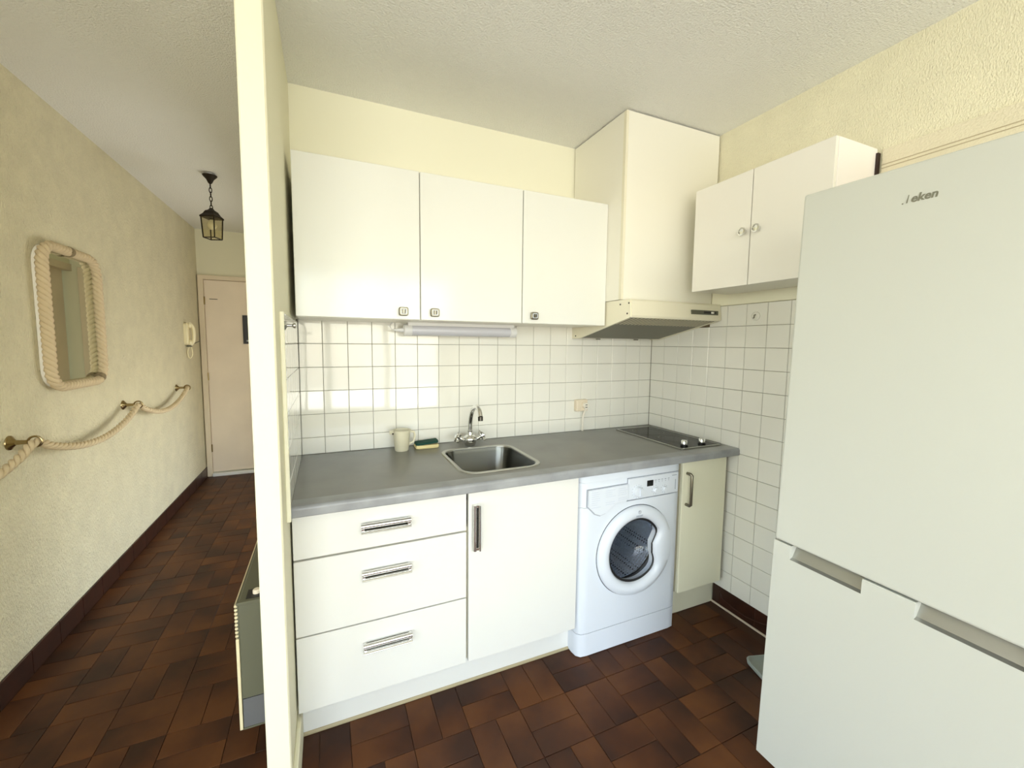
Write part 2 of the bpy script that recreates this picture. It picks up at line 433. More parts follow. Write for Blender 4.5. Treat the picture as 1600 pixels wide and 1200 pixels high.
# ------------------------------------------------------------------ wall tiles
TM = {}
def wtile(parent, plane, a0, a1, z0, z1):
    """plane 'B' back wall (a = x), 'R' right wall (a = y), 'L' partition (a = y)"""
    w_, h_ = abs(a1-a0)-2*T*.5, z1-z0-2*T*.5
    key = (round(w_, 4), round(h_, 4))
    if key not in TM:
        me = tile_mesh('wall_tile', w_, h_, .008, .0016); me.materials.append(MATS['tile_white']); TM[key] = me
    o = bpy.data.objects.new('wall_tile', TM[key]); COL.objects.link(o); o.parent = parent
    c = (a0+a1)/2; zc = (z0+z1)/2
    jit = [math.radians(random.uniform(-.22, .22)) for _ in range(2)]
    if plane == 'B':
        o.location = Vector((c, .008, zc))-Vector(parent['_o']); o.rotation_euler = (PI/2+jit[0], 0, jit[1])
    elif plane == 'R':
        o.location = Vector((.008, c, zc))-Vector(parent['_o']); o.rotation_euler = (PI/2+jit[0], 0, -PI/2+jit[1])
    else:
        o.location = Vector((XL, c, zc))-Vector(parent['_o']); o.rotation_euler = (PI/2+jit[0], 0, PI/2+jit[1])
rows = [Z0T-r*PITCHT for r in range(-2, 12)]        # 1.629 ... .2055
def row_spans(zlo, zhi):
    ed = sorted([z for z in rows if zlo+.012 < z < zhi-.012]+[zlo, zhi]); return list(zip(ed, ed[1:]))
WT = .893                                            # worktop top
AX = -.0933
xe = [XL+.008]+[AX-(18-k)*PITCHT for k in range(1, 19)]+[0.0]
for a, c in zip(xe, xe[1:]):
    for z0, z1 in row_spans(WT, 1.5195): wtile(wall_back, 'B', a, c, z0, z1)
ye = [0.0]+[-(.1131+k*PITCHT) for k in range(0, 11)]
for a, c in zip(ye, ye[1:]):
    lo_ = WT if a > -.50 else .105
    hi_ = 1.629 if c < -.50 else 1.5195
    for z0, z1 in row_spans(lo_, hi_): wtile(wall_right, 'R', c, a, z0, z1)
ye2 = [0.0]+[-k*PITCHT for k in range(1, 7)]+[-.700]
for a, c in zip(ye2, ye2[1:]):
    for z0, z1 in row_spans(WT, 1.5075): wtile(wall_part, 'L', c, a, z0, z1)
# joint mortar behind the tiles (recessed)
g = bx(XL, 0.008, .004, .0082, .86, 1.5195); o = obj('tile_joints', g, 'grout', wall_back)
g = bx(.004, .0082, ye[-1], 0.004, .105, 1.629); o = obj('tile_joints', g, 'grout_brown', wall_right)
g = bx(XL-.0002, XL+.004, -.700, .004, .86, 1.5075); o = obj('tile_joints', g, 'grout', wall_part)
obj('tile_edge_trim', bx(XL, XL+.012, -.712, -.700, .862, 1.5075, .002), 'smooth_cream', wall_part)
# cream band of bare wall between tiles and cabinet, right wall
obj('painted_band', bx(.0, .009, -1.18, -.45, 1.631, 1.70), 'smooth_cream', wall_right)
# wallpaper border
bd = bx(.002, .009, -4.75, -1.178, 2.02, 2.1615)
bd = obj('wallpaper_border', bd, 'border_paper', wall_right)
for z in (2.1045, 2.092): obj('border_line', bx(.0008, .003, -4.75, -1.178, z-.0016, z+.0016), 'border_line', bd)

# skirting
def skirt(name, label, plane, a0, a1, pos, h=.105, n_len=.2):
    root = thing(name, label, 'skirting', (pos if plane != 'y' else (a0+a1)/2, (a0+a1)/2 if plane != 'y' else pos, 0)); root['kind'] = 'structure'
    a = a0
    while a < a1-.01:
        e = min(a+n_len, a1)
        if plane == 'x+': bm = bx(pos, pos+.009, a+.001, e-.001, .0, h, .0015)
        elif plane == 'x-': bm = bx(pos-.009, pos, a+.001, e-.001, .0, h, .0015)
        obj('skirting_tile', bm, 'skirting_brown', root); a = e
    return root
skirt('baseboard_hall', 'dark brown tiled skirting along the hallway wall', 'x+', -1.0, YH, XH)
skirt('baseboard_right', 'dark brown tiled skirting below the white wall tiles', 'x-', -1.6, -.552, 0.008)
obj_ = obj('trim_1', tube([(-.006, -.552, .004), (-.006, -1.25, .004)], .0055, 8), 'white_bead'); tag(obj_, 'pale bead of sealant along the foot of the right-hand skirting', 'trim', kind='structure')
pts = [(-.0045, -.60, .085), (-.0045, -.62, .055), (-.0045, -.68, .038), (-.0045, -.76, .035), (-.0045, -.83, .05), (-.0045, -.90, .075), (-.0045, -1.0, .08)]
tag(obj('thin_cable', tube(pts, .0022, 6), 'cable_dark'), 'thin brown cable sagging across the dark skirting beside the fridge', 'cable')
b = bx(XL, XL+.014, PY+.01, -.556, 0, .13, .003); tag(obj('baseboard_partition', b, 'cream_paint'), 'cream skirting at the foot of the partition', 'skirting', kind='structure')

# ------------------------------------------------------------------ entrance door of the hall
def hall_door():
    d = bx(-3.062, -2.24, YH-.03, YH-.003, .045, 2.028, .003)
    d = struct('door_1', d, 'hall_door', 'plain pinkish beige entrance door at the end of the hallway', 'door')
    f = bx(-3.112, -3.064, YH-.045, YH, 0, 2.075, .004); add_box(f, -2.238, -2.19, YH-.045, YH, 0, 2.075, .004); add_box(f, -3.112, -2.19, YH-.0448, YH, 2.030, 2.075, .004)
    obj('door_frame', f, 'door_frame', d)
    obj('threshold', bx(-3.064, -2.24, YH-.06, YH, 0, .035, .004), 'window_white', d)
    for z in (.30, 1.05, 1.82): obj('hinge', lathe([(.008, -.04), (.008, .04)], (-3.063, YH-.036, z), (0, 0, 1), 8), 'brass', d)
    obj('gap_mark', bx(-3.02, -2.95, YH-.032, YH-.029, 1.835, 1.841), 'black_parts_and_shade', d)
    p = bx(-2.735, -2.60, YH-.042, YH-.030, 1.39, 1.68, .003)
    n = tag(obj('door_plate', p, 'dark_rubber'), 'dark rectangular plate fixed on the entrance door', 'plate')
    obj('plate_rim', (lambda q: (add_box(q, -2.739, -2.735, YH-.046, YH-.030, 1.386, 1.684), add_box(q, -2.739, -2.596, YH-.046, YH-.030, 1.68, 1.684), add_box(q, -2.739, -2.596, YH-.046, YH-.030, 1.386, 1.39), q)[-1])(bmesh.new()), 'dark_metal', n)
    obj('lock_badge', bx(-2.71, -2.68, YH-.046, YH-.041, 1.41, 1.425, .002), 'appliance_grey', n)
hall_door()

# ------------------------------------------------------------------ base units
def rail_profile(y, yo, c, h, n=6):
    """D-shaped rail section: flat back at y-.012, rounded front reaching y-yo, centred on c, half height h"""
    return [(y-.012, c-h)]+[(y-.012-(yo-.012)*math.sin(PI*k/n)**.7, c-h*math.cos(PI*k/n)) for k in range(1, n)]+[(y-.012, c+h)]
def drawer_handle(parent, x0, x1, y, zc):
    b = prism(rail_profile(y, .024, zc+.008, .009), 'x', x0, x1)            # upper rail
    add_prism(b, rail_profile(y, .029, zc-.012, .006), 'x', x0, x1)         # lower rail
    for x in (x0+.001, x1-.011): add_box(b, x, x+.010, y-.020, y, zc-.014, zc+.014, .001)
    h = obj('handle', b, 'chrome', parent, True)
    obj('handle_back', bx(x0+.010, x1-.010, y-.003, y, zc-.012, zc+.010), 'dark_metal', h)
    return h
def upright_handle(parent, x, y, z0, z1):
    sw = lambda P: [(q[1], q[0]) for q in P]
    b = prism(sw(rail_profile(y, .024, x-.009, .008)), 'z', z0, z1)
    add_prism(b, sw(rail_profile(y, .029, x+.010, .006)), 'z', z0, z1)
    for z in (z0+.001, z1-.011): add_box(b, x-.014, x+.014, y-.020, y, z, z+.010, .001)
    h = obj('handle', b, 'chrome', parent, True)
    obj('handle_back', bx(x-.010, x+.012, y-.003, y, z0+.010, z1-.010), 'dark_metal', h)
    return h
FY = -.622
t = thing('drawer_cabinet', 'white base cabinet with three drawers and chrome double-bar handles', 'cabinet', (-1.758, -.30, .145))
obj('body', bx(-2.050, -1.456, -.600, -.008, .146, .853), 'cabinet_core', t)
for z0, z1, hz in ((.693, .851, .772), (.420, .686, .599), (.145, .415, .329)):
    d = obj('drawer', bx(-2.056, -1.4565, FY, -.602, z0, z1, .0015), 'white_laminate_base', t)
    drawer_handle(d, -1.843, -1.672, FY, hz)
t = thing('sink_cabinet', 'white single-door base cabinet below the sink with upright chrome handle', 'cabinet', (-1.20, -.30, .145))
b = bx(-1.454, -.946, -.600, -.008, .146, .70); obj('body', b, 'cabinet_core', t)
d = obj('door', bx(-1.4475, -.9455, FY, -.602, .145, .851, .0015), 'white_laminate_base', t)
upright_handle(d, -1.418, FY, .612, .795)
t = thing('plinth', 'low white plinth board under the drawer and sink cabinets', 'plinth', (-1.5, -.55, 0))
obj('board', bx(-2.050, -.937, -.552, -.536, .010, .146), 'white_laminate_base', t)
obj('seal_strip', prism([(-.552, .0), (-.559, .0), (-.558, .005), (-.555, .009), (-.552, .010)], 'x', -2.050, -.937), 'seal_beige', t)
t = thing('narrow_cabinet', 'narrow cream base cabinet between washing machine and tiled wall', 'cabinet', (-.18, -.30, 0))
obj('body', bx(-.338, -.030, -.600, -.008, .16, .853), 'cabinet_core', t)
d = obj('door', bx(-.337, -.034, FY, -.602, .163, .851, .0015), 'narrow_door', t)
hb = tube([(-.310, FY, .785), (-.310, FY-.024, .785), (-.306, FY-.028, .780), (-.306, FY-.028, .630), (-.310, FY-.024, .626), (-.310, FY, .626)], .0075, 10)
obj('handle', hb, 'dark_steel', d, True)
obj('plinth_board', bx(-.345, -.004, -.552, -.536, 0, .163), 'narrow_door', t)

# worktop with the sink cut-out
SX0, SX1, SY0, SY1 = -1.452, -1.076, -.563, -.150
t = thing('worktop', 'grey stone-look laminate worktop with rounded front edge', 'worktop', (-1.03, -.33, .856))
WX = XL+.008; WYF = -.668; zb = .856
b = bx(WX, SX0+.02, -.60, 0, zb, WT); add_box(b, SX1-.02, -.0, -.60, 0, zb, WT)
add_box(b, SX0+.02, SX1-.02, SY1-.02, 0, zb, WT); add_box(b, SX0+.02, SX1-.02, -.60, SY0+.02, zb, WT)
obj('slab', b, 'worktop_grey', t)
pf = [(-.60, zb), (-.60, WT), (WYF+.012, WT)]
pf += [(WYF+.012-.012*math.sin(a), WT-.012+.012*math.cos(a)) for a in [PI/2*k/6 for k in range(1, 7)]]
pf += [(WYF, zb+.003), (WYF+.003, zb)]
obj('front_edge', prism(pf, 'x', WX, -.001), 'worktop_edge', t, True)

# sink
t = thing('sink', 'stainless steel inset sink with rounded corners', 'sink', (-1.264, -.356, .74))
scx, scy, shx, shy = (SX0+SX1)/2, (SY0+SY1)/2, (SX1-SX0)/2, (SY1-SY0)/2
def sl(d, z, r): return [(x, y, z) for x, y in rrect(scx, scy, shx-d, shy-d, r)]
b = add_loft(bmesh.new(), [sl(0, WT, .075), sl(.002, WT+.004, .074), sl(.012, WT+.0045, .068), sl(.018, WT+.002, .062), sl(.020, WT-.004, .060)])
obj('rim', b, 'steel', t, True)
b = add_loft(bmesh.new(), [sl(.020, WT-.004, .060), sl(.024, WT-.02, .058), sl(.034, WT-.12, .055), sl(.048, WT-.143, .05), sl(.075, WT-.15, .04), sl(.150, WT-.153, .02)], False, True)
obj('bowl', b, 'bowl_steel', t, True)
obj('drain', lathe([(.0, .006), (.018, .006), (.030, .009), (.034, .007), (.036, .002)], (scx, scy, WT-.155), (0, 0, 1), 24), 'chrome', t, True)

# faucet
t = thing('faucet', 'two-handle mixer tap with curved spout behind the sink', 'tap', (-1.272, -.105, WT))
fx, fy = -1.272, -.105
obj('body', lathe([(.023, 0), (.026, .002), (.036, .026), (.0375, .036), (.034, .046), (.022, .055), (.015, .058)], (fx, fy, WT), (0, 0, 1), 20), 'chrome', t, True)
obj('collar', lathe([(.017, .054), (.017, .062), (.013, .072), (.0145, .078), (.011, .082)], (fx, fy, WT), (0, 0, 1), 16), 'chrome', t, True)
pts = [(fx, fy, WT+.060), (fx, fy, WT+.095), (fx+.001, fy-.004, WT+.135), (fx+.003, fy-.022, WT+.178), (fx+.006, fy-.055, WT+.206), (fx+.008, fy-.090, WT+.212), (fx+.008, fy-.120, WT+.198), (fx+.007, fy-.138, WT+.172)]
obj('spout', tube(resample(pts, .008), .0112, 12), 'chrome', t, True)
obj('aerator', lathe([(.012, 0), (.0125, .020), (.010, .022)], (fx+.007, fy-.139, WT+.152), (0, .1, 1), 14), 'dark_metal', t, True)
for s in (-1, 1):
    ax = Vector((s*.9, -.05, .42)).normalized(); c = Vector((fx+s*.028, fy, WT+.030))
    h = obj('tap_handle', lathe([(.011, 0), (.011, .022), (.009, .030), (.015, .034), (.017, .050), (.010, .056)], c, ax, 14), 'chrome', t, True)
    u, v = frame_of(ax); cc = c+ax*.041
    q = bmesh.new()
    for k in range(4):
        a = PI/4+PI/2*k; dd = math.cos(a)*u+math.sin(a)*v
        add_tube(q, [cc+dd*.008, cc+dd*.022, cc+dd*.031], [.0065, .0075, .006], 8)
    obj('cross_grip', q, 'chrome', h, True)

# cup and sponge
t = thing('measuring_cup', 'small beige plastic jug standing against the tiles', 'jug', (-1.614, -.075, WT))
cx_, cy_ = -1.613, -.078
obj('body', lathe([(.0, .003), (.030, .0), (.033, .004), (.041, .090), (.044, .098), (.045, .102), (.042, .102), (.038, .095), (.030, .008), (.0, .007)], (cx_, cy_, WT), (0, 0, 1), 28, False), 'cup_beige', t, True)
obj('handle', tube([(cx_+.038, cy_, WT+.092), (cx_+.060, cy_, WT+.088), (cx_+.064, cy_, WT+.070), (cx_+.058, cy_, WT+.040), (cx_+.036, cy_, WT+.030)], .0055, 8), 'cup_beige', t, True)
obj('spout_lip', prism([(cx_-.040, cy_-.014), (cx_-.040, cy_+.014), (cx_-.058, cy_)], 'z', WT+.084, WT+.101), 'cup_beige', t)
obj('hanging_hole_shade', lathe([(.004, 0), (.004, .004)], (cx_-.043, cy_-.0135, WT+.088), (-.2, -1, 0), 10), 'black_parts_and_shade', t)  # solid dark disc, the shade of a hole put into its colour
t = thing('sponge', 'yellow kitchen sponge with dark green scouring side', 'sponge', (-1.488, -.062, WT))
def spl(z, d): return [(x, y, z) for x, y in rrect(-1.489, -.062, .058-d, .036-d, .012, 4)]
b = add_loft(bmesh.new(), [spl(WT+.001, .003), spl(WT+.005, 0), spl(WT+.016, 0), spl(WT+.019, .002)], True, True)
obj('foam', b, 'sponge_yellow', t, True)
def spt(z, d): return [(x, y, z+(.010*max(0, (x+1.47)/.04) if d < .03 else .012)+.003*math.sin(60*x)) for x, y in rrect(-1.489, -.062, .056-d, .034-d, .010, 4)]
b = add_loft(bmesh.new(), [spt(WT+.017, 0), spt(WT+.026, .001), spt(WT+.028, .006)], True, True)
obj('scouring_pad', b, 'scourer_green', t)

# hob
t = thing('hob', 'two-zone black glass domino hob set into the worktop', 'hob', (-.17, -.32, WT))
HX0, HX1, HY0, HY1 = -.312, -.036, -.582, -.062
b = bmesh.new(); z0, z1 = WT, WT+.006
for x0, x1, y0, y1 in ((HX0, HX0+.008, HY0, HY1), (HX1-.008, HX1, HY0, HY1), (HX0+.008, HX1-.008, HY0, HY0+.008), (HX0+.008, HX1-.008, HY1-.008, HY1)):
    add_box(b, x0, x1, y0, y1, z0, z1, .001)
obj('frame', b, 'steel', t)
gl = obj('glass', bx(HX0+.008, HX1-.008, HY0+.008, HY1-.008, z0, z0+.0045), 'hob_black', t)
for yc, r in ((-.19, .09), (-.385, .075)):
    obj('zone_ring', lathe([(r-.0015, 0), (r-.0015, .0006), (r+.0015, .0006), (r+.0015, 0)], (-.174, yc, z0+.0045), (0, 0, 1), 40, False), 'hob_ring', gl)
for x in (-.243, -.118):
    k = obj('knob', lathe([(.019, 0), (.019, .007), (.017, .009)], (x, -.532, z0+.0045), (0, 0, 1), 20), 'black_plastic', t, True)
    obj('knob_cap', lathe([(.0155, .009), (.0155, .026), (.013, .029), (.0, .029)], (x, -.532, z0+.0045), (0, 0, 1), 20), 'chrome', k, True)

# socket with plug
t = thing('power_socket', 'ivory double wall socket on the tiles right of the sink', 'socket', (-.542, 0, 1.018))
obj('plate', bx(-.582, -.503, -.030, 0, 1.018, 1.088, .004, 2), 'socket_plastic', t)
obj('rocker', bx(-.576, -.552, -.033, -.028, 1.026, 1.080, .002), 'socket_plastic', t)
obj('socket_face', lathe([(.021, 0), (.021, .004), (.019, .006), (.0, .003)], (-.525, -.029, 1.055), (0, -1, 0), 20), 'socket_plastic', t, True)
t = thing('power_plug', 'white plug in the wall socket with cord running down to the worktop', 'plug', (-.524, -.04, WT))
obj('plug_body', lathe([(.018, 0), (.018, .012), (.0165, .016), (.0, .016)], (-.525, -.033, 1.052), (0, -1, 0), 18), 'plug_white', t, True)
for dz in (-.010, .004): obj('plug_slot', bx(-.532, -.518, -.0502, -.048, 1.054+dz-.002, 1.054+dz+.002), 'dark_rubber', t)
obj('cord', tube([(-.525, -.042, 1.036), (-.525, -.040, 1.026), (-.524, -.026, 1.008), (-.523, -.012, .98), (-.523, -.009, .93), (-.524, -.010, WT+.001)], .0062, 8), 'plug_white', t, True)

# ------------------------------------------------------------------ washing machine
def washer():
    x0, x1, yf = -.938, -.353, -.632
    t = thing('washing_machine', 'white front-loading washing machine under the worktop', 'washing machine', ((x0+x1)/2, -.35, 0))
    pb = [(x0, -.04), (x0, -.585), (x0+.004, -.612), (x0+.020, yf+.004), (x0+.050, yf), (x1-.050, yf), (x1-.020, yf+.004), (x1-.004, -.612), (x1, -.585), (x1, -.04)]
    obj('body', prism(pb, 'z', .112, .700), 'appliance_white', t, True)
    up = [(x0, -.04), (x0, -.585), (x0+.004, -.610), (x0+.020, yf+.006), (x0+.050, yf+.003), (x1-.050, yf+.003), (x1-.020, yf+.006), (x1-.004, -.610), (x1, -.585), (x1, -.04)]
    obj('upper_housing', prism(up, 'z', .7012, .812), 'appliance_white', t, True)
    obj('top_cover', prism(pb, 'z', .8135, .850), 'appliance_white', t, True)
    kb = [(p[0], min(p[1]+.0, -.04)) for p in pb]
    obj('kick_panel', prism(kb, 'z', .004, .1095), 'appliance_white', t, True)
    # detergent drawer with sagging lower lip
    pl = [(-.905, .782), (-.905, .708), (-.890, .694), (-.868, .672), (-.840, .661), (-.812, .668), (-.785, .686), (-.765, .703), (-.700, .705), (-.690, .715), (-.690, .784)]
    d = obj('detergent_drawer', prism(pl, 'y', yf-.010, yf+.02), 'appliance_white', t)
    zc_ = .722; xc_ = -.797
    obj('drawer_gap_shade', prism([(xc_+(x-xc_)*1.022, zc_-.002+(z-zc_)*1.06) for x, z in pl], 'y', yf-.0045, yf+.01), 'panel_gap_shade', t)  # solid plate behind the drawer, its grey rim painted as groove shade
    obj('panel_gap_shade', bx(-.6885, -.3795, yf-.0015, yf+.01, .7035, .8085), 'panel_gap_shade', t)  # same for the control panel: grey rim in place of groove shade
    # programme table printed on the drawer
    random.seed(3)
    q = bmesh.new()
    for cx0, n in ((-.890, 7), (-.815, 4), (-.745, 4)):
        for i in range(n):
            z = .770-i*.0095; L = random.uniform(.03, .055); add_box(q, cx0, cx0+L, yf-.0106, yf-.0098, z-.0010, z+.0010)
    for cx0, z in ((-.890, .7015), (-.815, .716), (-.815, .706), (-.745, .726), (-.745, .718)): add_box(q, cx0, cx0+.05, yf-.0106, yf-.0098, z-.001, z+.001)
    obj('programme_print', q, 'print_light', d)['kind'] = 'stuff'
    c = obj('control_panel', bx(-.686, -.382, yf-.006, yf+.02, .706, .806, .004, 2), 'appliance_white', t)
    k = obj('programme_dial', lathe([(.024, 0), (.023, .014), (.020, .018), (.0, .018)], (-.633, yf-.006, .742), (0, -1, 0), 24), 'appliance_white', c, True)
    obj('dial_grip', bx(-.637, -.629, yf-.030, yf-.022, .722, .762, .003), 'print_light', k)
    q = bmesh.new()
    for i in range(14):
        a = 2*PI*i/14; add_box(q, -.633+.031*math.cos(a)-.0012, -.633+.031*math.cos(a)+.0012, yf-.0068, yf-.006, .742+.031*math.sin(a)-.0012, .742+.031*math.sin(a)+.0012)
    obj('dial_marks', q, 'print_grey', c)['kind'] = 'stuff'
    obj('display', bx(-.578, -.541, yf-.008, yf-.004, .758, .786, .001), 'black_plastic', c)
    for x, r in ((-.527, .013), (-.472, .012)):
        obj('small_dial', lathe([(r, 0), (r, .010), (r-.003, .013), (.0, .013)], (x, yf-.006, .735), (0, -1, 0), 18), 'appliance_white', c, True)
        q = bmesh.new()
        for i in range(9):
            a = 2*PI*i/9; add_box(q, x+(r+.007)*math.cos(a)-.0013, x+(r+.007)*math.cos(a)+.0013, yf-.0068, yf-.006, .735+(r+.007)*math.sin(a)-.0013, .735+(r+.007)*math.sin(a)+.0013)
        obj('dial_marks', q, 'print_grey', c)['kind'] = 'stuff'
    q = bmesh.new()
    for x in (-.525, -.505, -.485, -.465, -.445): add_box(q, x-.006, x+.004, yf-.0068, yf-.006, .781, .784); add_box(q, x-.002, x+.001, yf-.0068, yf-.006, .772, .776)
    add_box(q, -.425, -.395, yf-.0068, yf-.006, .792, .795)
    add_box(q, -.404, -.400, yf-.0068, yf-.006, .722, .772)
    obj('panel_print', q, 'print_grey', c)['kind'] = 'stuff'
    # door: ring with hand notch, glass, drum
    cx, cz, R, Ri = -.633, .459, .215, .154
    dr = thing('x', '', '', (cx, yf, cz)); bpy.data.objects.remove(dr)
    n = 96
    notch = {}
    def inner(a):
        # grip bites into the porthole on the right
        d = math.degrees(a); d = d-360 if d > 180 else d
        base = Ri
        pr = [(-48, .154), (-40, .150), (-31, .138), (-18, .112), (-4, .106), (8, .106), (17, .122), (27, .148), (33, .155)]
        if d <= pr[0][0] or d >= pr[-1][0]: return base
        for (a0, r0), (a1, r1) in zip(pr, pr[1:]):
            if a0 <= d <= a1: return r0+(r1-r0)*(d-a0)/(a1-a0)
    prof = [(0, R, 0), (0, R, -.010), (.15, R-.006, -.019), (.45, None, -.027), (.75, None, -.026), (.93, None, -.018), (1, None, -.006), (1, None, .030)]
    loops = []
    for f, rr, y in prof:
        L = []
        for i in range(n):
            a = 2*PI*i/n; ri = inner(a); r = rr if rr is not None else R-.006+(ri-(R-.006))*((f-.15)/.85)
            L.append((cx+r*math.cos(a), yf+y, cz+r*math.sin(a)))
        loops.append(L)
    d = obj('door', add_loft(bmesh.new(), loops), 'appliance_white', t, True)
    obj('door_gap_shade', lathe([(R+.0032, .0), (R+.0032, .0012), (R-.002, .0012)], (cx, yf, cz), (0, -1, 0), 64, False), 'door_gap_shade', t)  # solid ring coloured dark as the shade at the door's edge
    L1 = [[(cx+inner(2*PI*i/n)*s*math.cos(2*PI*i/n), yf+y, cz+inner(2*PI*i/n)*s*math.sin(2*PI*i/n)) for i in range(n)] for s, y in ((1.0, -.004), (.97, .0), (.93, -.002))]
    obj('door_seal', add_loft(bmesh.new(), L1), 'dark_rubber', d, True)
    L2 = [[(cx+r*math.cos(2*PI*i/n), yf+y, cz+r*math.sin(2*PI*i/n)) for i in range(n)] for r, y in ((.150, .004), (.146, .020), (.128, .050), (.105, .075), (.070, .090), (.030, .096), (.003, .097))]
    obj('porthole_glass', add_loft(bmesh.new(), L2, False, True), 'porthole_glass', d, True)
    # drum well cut: dark boot + perforated drum in front of a solid body face is not possible, so both sit in the door recess
    L3 = [[(cx+r*math.cos(2*PI*i/n), yf+y, cz+r*math.sin(2*PI*i/n)) for i in range(n)] for r, y in ((.158, .006), (.162, .03), (.170, .055), (.176, .07))]
    obj('rubber_boot', add_loft(bmesh.new(), L3), 'dark_rubber', t, True)
    L4 = [[(cx+r*math.cos(2*PI*i/n), yf+y, cz+r*math.sin(2*PI*i/n)) for i in range(n)] for r, y in ((.172, .07), (.205, .085), (.208, .12), (.208, .36), (.17, .385), (.05, .40), (.002, .40))]
    obj('drum', add_loft(bmesh.new(), L4, False, True), 'drum_steel', t, True)
    # badge
    q = lathe([(.0085, 0), (.0085, .0006), (.0068, .0006), (.0068, 0)], (cx, yf-.0268, .650), (0, -1, 0), 24, False)
    add_box(q, cx-.0012, cx+.0012, yf-.0275, yf-.026, .6455, .652); add_box(q, cx-.0012, cx+.0012, yf-.0275, yf-.026, .653, .6555)
    obj('badge', q, 'print_grey', d)
    obj('brand_lettering', text_bm('INDESIT', .0105, .0004, basis((cx, yf-.0275, .629), (1, 0, 0), (0, 0, 1)), 0, .0003), 'print_grey', d)
    # hole through the front for the porthole
    body = [c for c in t.children if c.name.startswith('body')][0]
    return t, body, (cx, yf, cz)
wm, wbody, (wcx, wyf, wcz) = washer()
# open the front panel of the machine behind the door: rebuild the front as a plate with a round hole
def pierce(o, c, r):
    bm = bmesh.new()
    off = Vector(o['_o'])
    cutter = lathe([(r, -.10), (r, .50)], c, (0, 1, 0), 64)
    for v in cutter.verts: v.co -= off
    me = bpy.data.meshes.new('cut'); cutter.to_mesh(me); cutter.free()
    co_ = bpy.data.objects.new('cut', me); COL.objects.link(co_); co_.parent = o.parent
    md = o.modifiers.new('b', 'BOOLEAN'); md.object = co_; md.operation = 'DIFFERENCE'; md.solver = 'EXACT'
    bpy.context.view_layer.update()
    dg = bpy.context.evaluated_depsgraph_get(); nm = bpy.data.meshes.new_from_object(o.evaluated_get(dg))
    o.modifiers.clear(); old = o.data; o.data = nm; bpy.data.meshes.remove(old)
    bpy.data.objects.remove(co_); bpy.data.meshes.remove(me)
    try: o.data.set_sharp_from_angle(angle=math.radians(40))
    except Exception: pass
pierce(wbody, (wcx, wyf, wcz), .209)

# ------------------------------------------------------------------ wall units over the sink
def sq_knob(parent, x, y, z):
    b = bmesh.new(); L = []
    for s, yy in ((.013, 0), (.013, -.004), (.019, -.009), (.019, -.018), (.016, -.021)):
        L.append([(px, y+yy, pz) for px, pz in rrect(x, z, s, s*.92, s*.4, 4)])
    k = obj('knob', add_loft(b, L, True, True), 'dark_steel', parent, True)
    L = [[(px, y+yy, pz) for px, pz in rrect(x, z, s, s*.9, s*.4, 4)] for s, yy in ((.013, -.021), (.012, -.0225), (.008, -.0205))]
    obj('knob_face', add_loft(bmesh.new(), L, False, True), 'appliance_white', k, True)
    obj('knob_mark', prism([(x-.006, z-.009), (x-.003, z-.009), (x-.003, z+.008), (x-.006, z+.008)], 'y', y-.0235, y-.0205), 'dark_metal', k)
    obj('knob_mark', prism([(x+.003, z-.009), (x+.007, z-.007), (x+.008, z+.008), (x+.004, z+.008)], 'y', y-.0235, y-.0205), 'dark_metal', k)
    return k
UY, UZ0, UZ1 = -.325, 1.515, 2.125
t = thing('wall_cabinet', 'white two-door wall cabinet next to the partition, left of the single-door one', 'cabinet', (-1.57, -.16, UZ0), 'white wall cabinets above the sink')
obj('body', bx(-2.040, -1.091, UY+.018, 0.0, UZ0, UZ1), 'cream_laminate', t)
for x0, x1, kx in ((-2.0415, -1.5685, -1.640), (-1.5645, -1.0905, -1.508)):
    d = obj('door', bx(x0, x1, UY, UY+.017, UZ0+.001, UZ1, .0015), 'white_laminate', t); sq_knob(d, kx, UY, 1.548)
t = thing('wall_cabinet', 'white single-door wall cabinet touching the cooker hood casing', 'cabinet', (-.85, -.16, UZ0), 'white wall cabinets above the sink')
obj('body', bx(-1.086, -.614, UY+.018, 0.0, UZ0, UZ1), 'cream_laminate', t)
d = obj('door', bx(-1.0865, -.6135, UY, UY+.017, UZ0+.001, UZ1, .0015), 'white_laminate', t); sq_knob(d, -1.029, UY, 1.551)

# tube lamp
t = thing('tube_lamp', 'short fluorescent tube lamp fixed under the wall cabinet', 'lamp', (-1.30, -.09, 1.45))
def prof_tube(x0, x1, r): 
    return lathe([(r, 0), (r, x1-x0)], (x0, -.09, 1.478), (1, 0, 0), 24)
obj('diffuser', prof_tube(-1.562, -1.052, .0255), 'tube_diffuser', t, True)
for a, c in ((-1.600, -1.562), (-1.052, -1.016)): obj('end_cap', lathe([(.0235, 0), (.0275, .004), (.0275, c-a-.003), (.026, c-a)], (a, -.09, 1.478), (1, 0, 0), 24), 'tube_cap', t, True)
obj('mount', bx(-1.58, -1.03, -.105, -.075, 1.500, 1.515), 'tube_cap', t)
obj('cable_connector', lathe([(.003, 0), (.006, .01), (.010, .035), (.011, .045)], (-1.645, -.09, 1.478), (1, 0, 0), 12), 'tube_cap', t, True)
obj('cable', tube([(-1.640, -.09, 1.478), (-1.655, -.088, 1.482), (-1.662, -.08, 1.496), (-1.655, -.07, 1.508), (-1.645, -.06, 1.515)], .0026, 6), 'tube_cap', t, True)

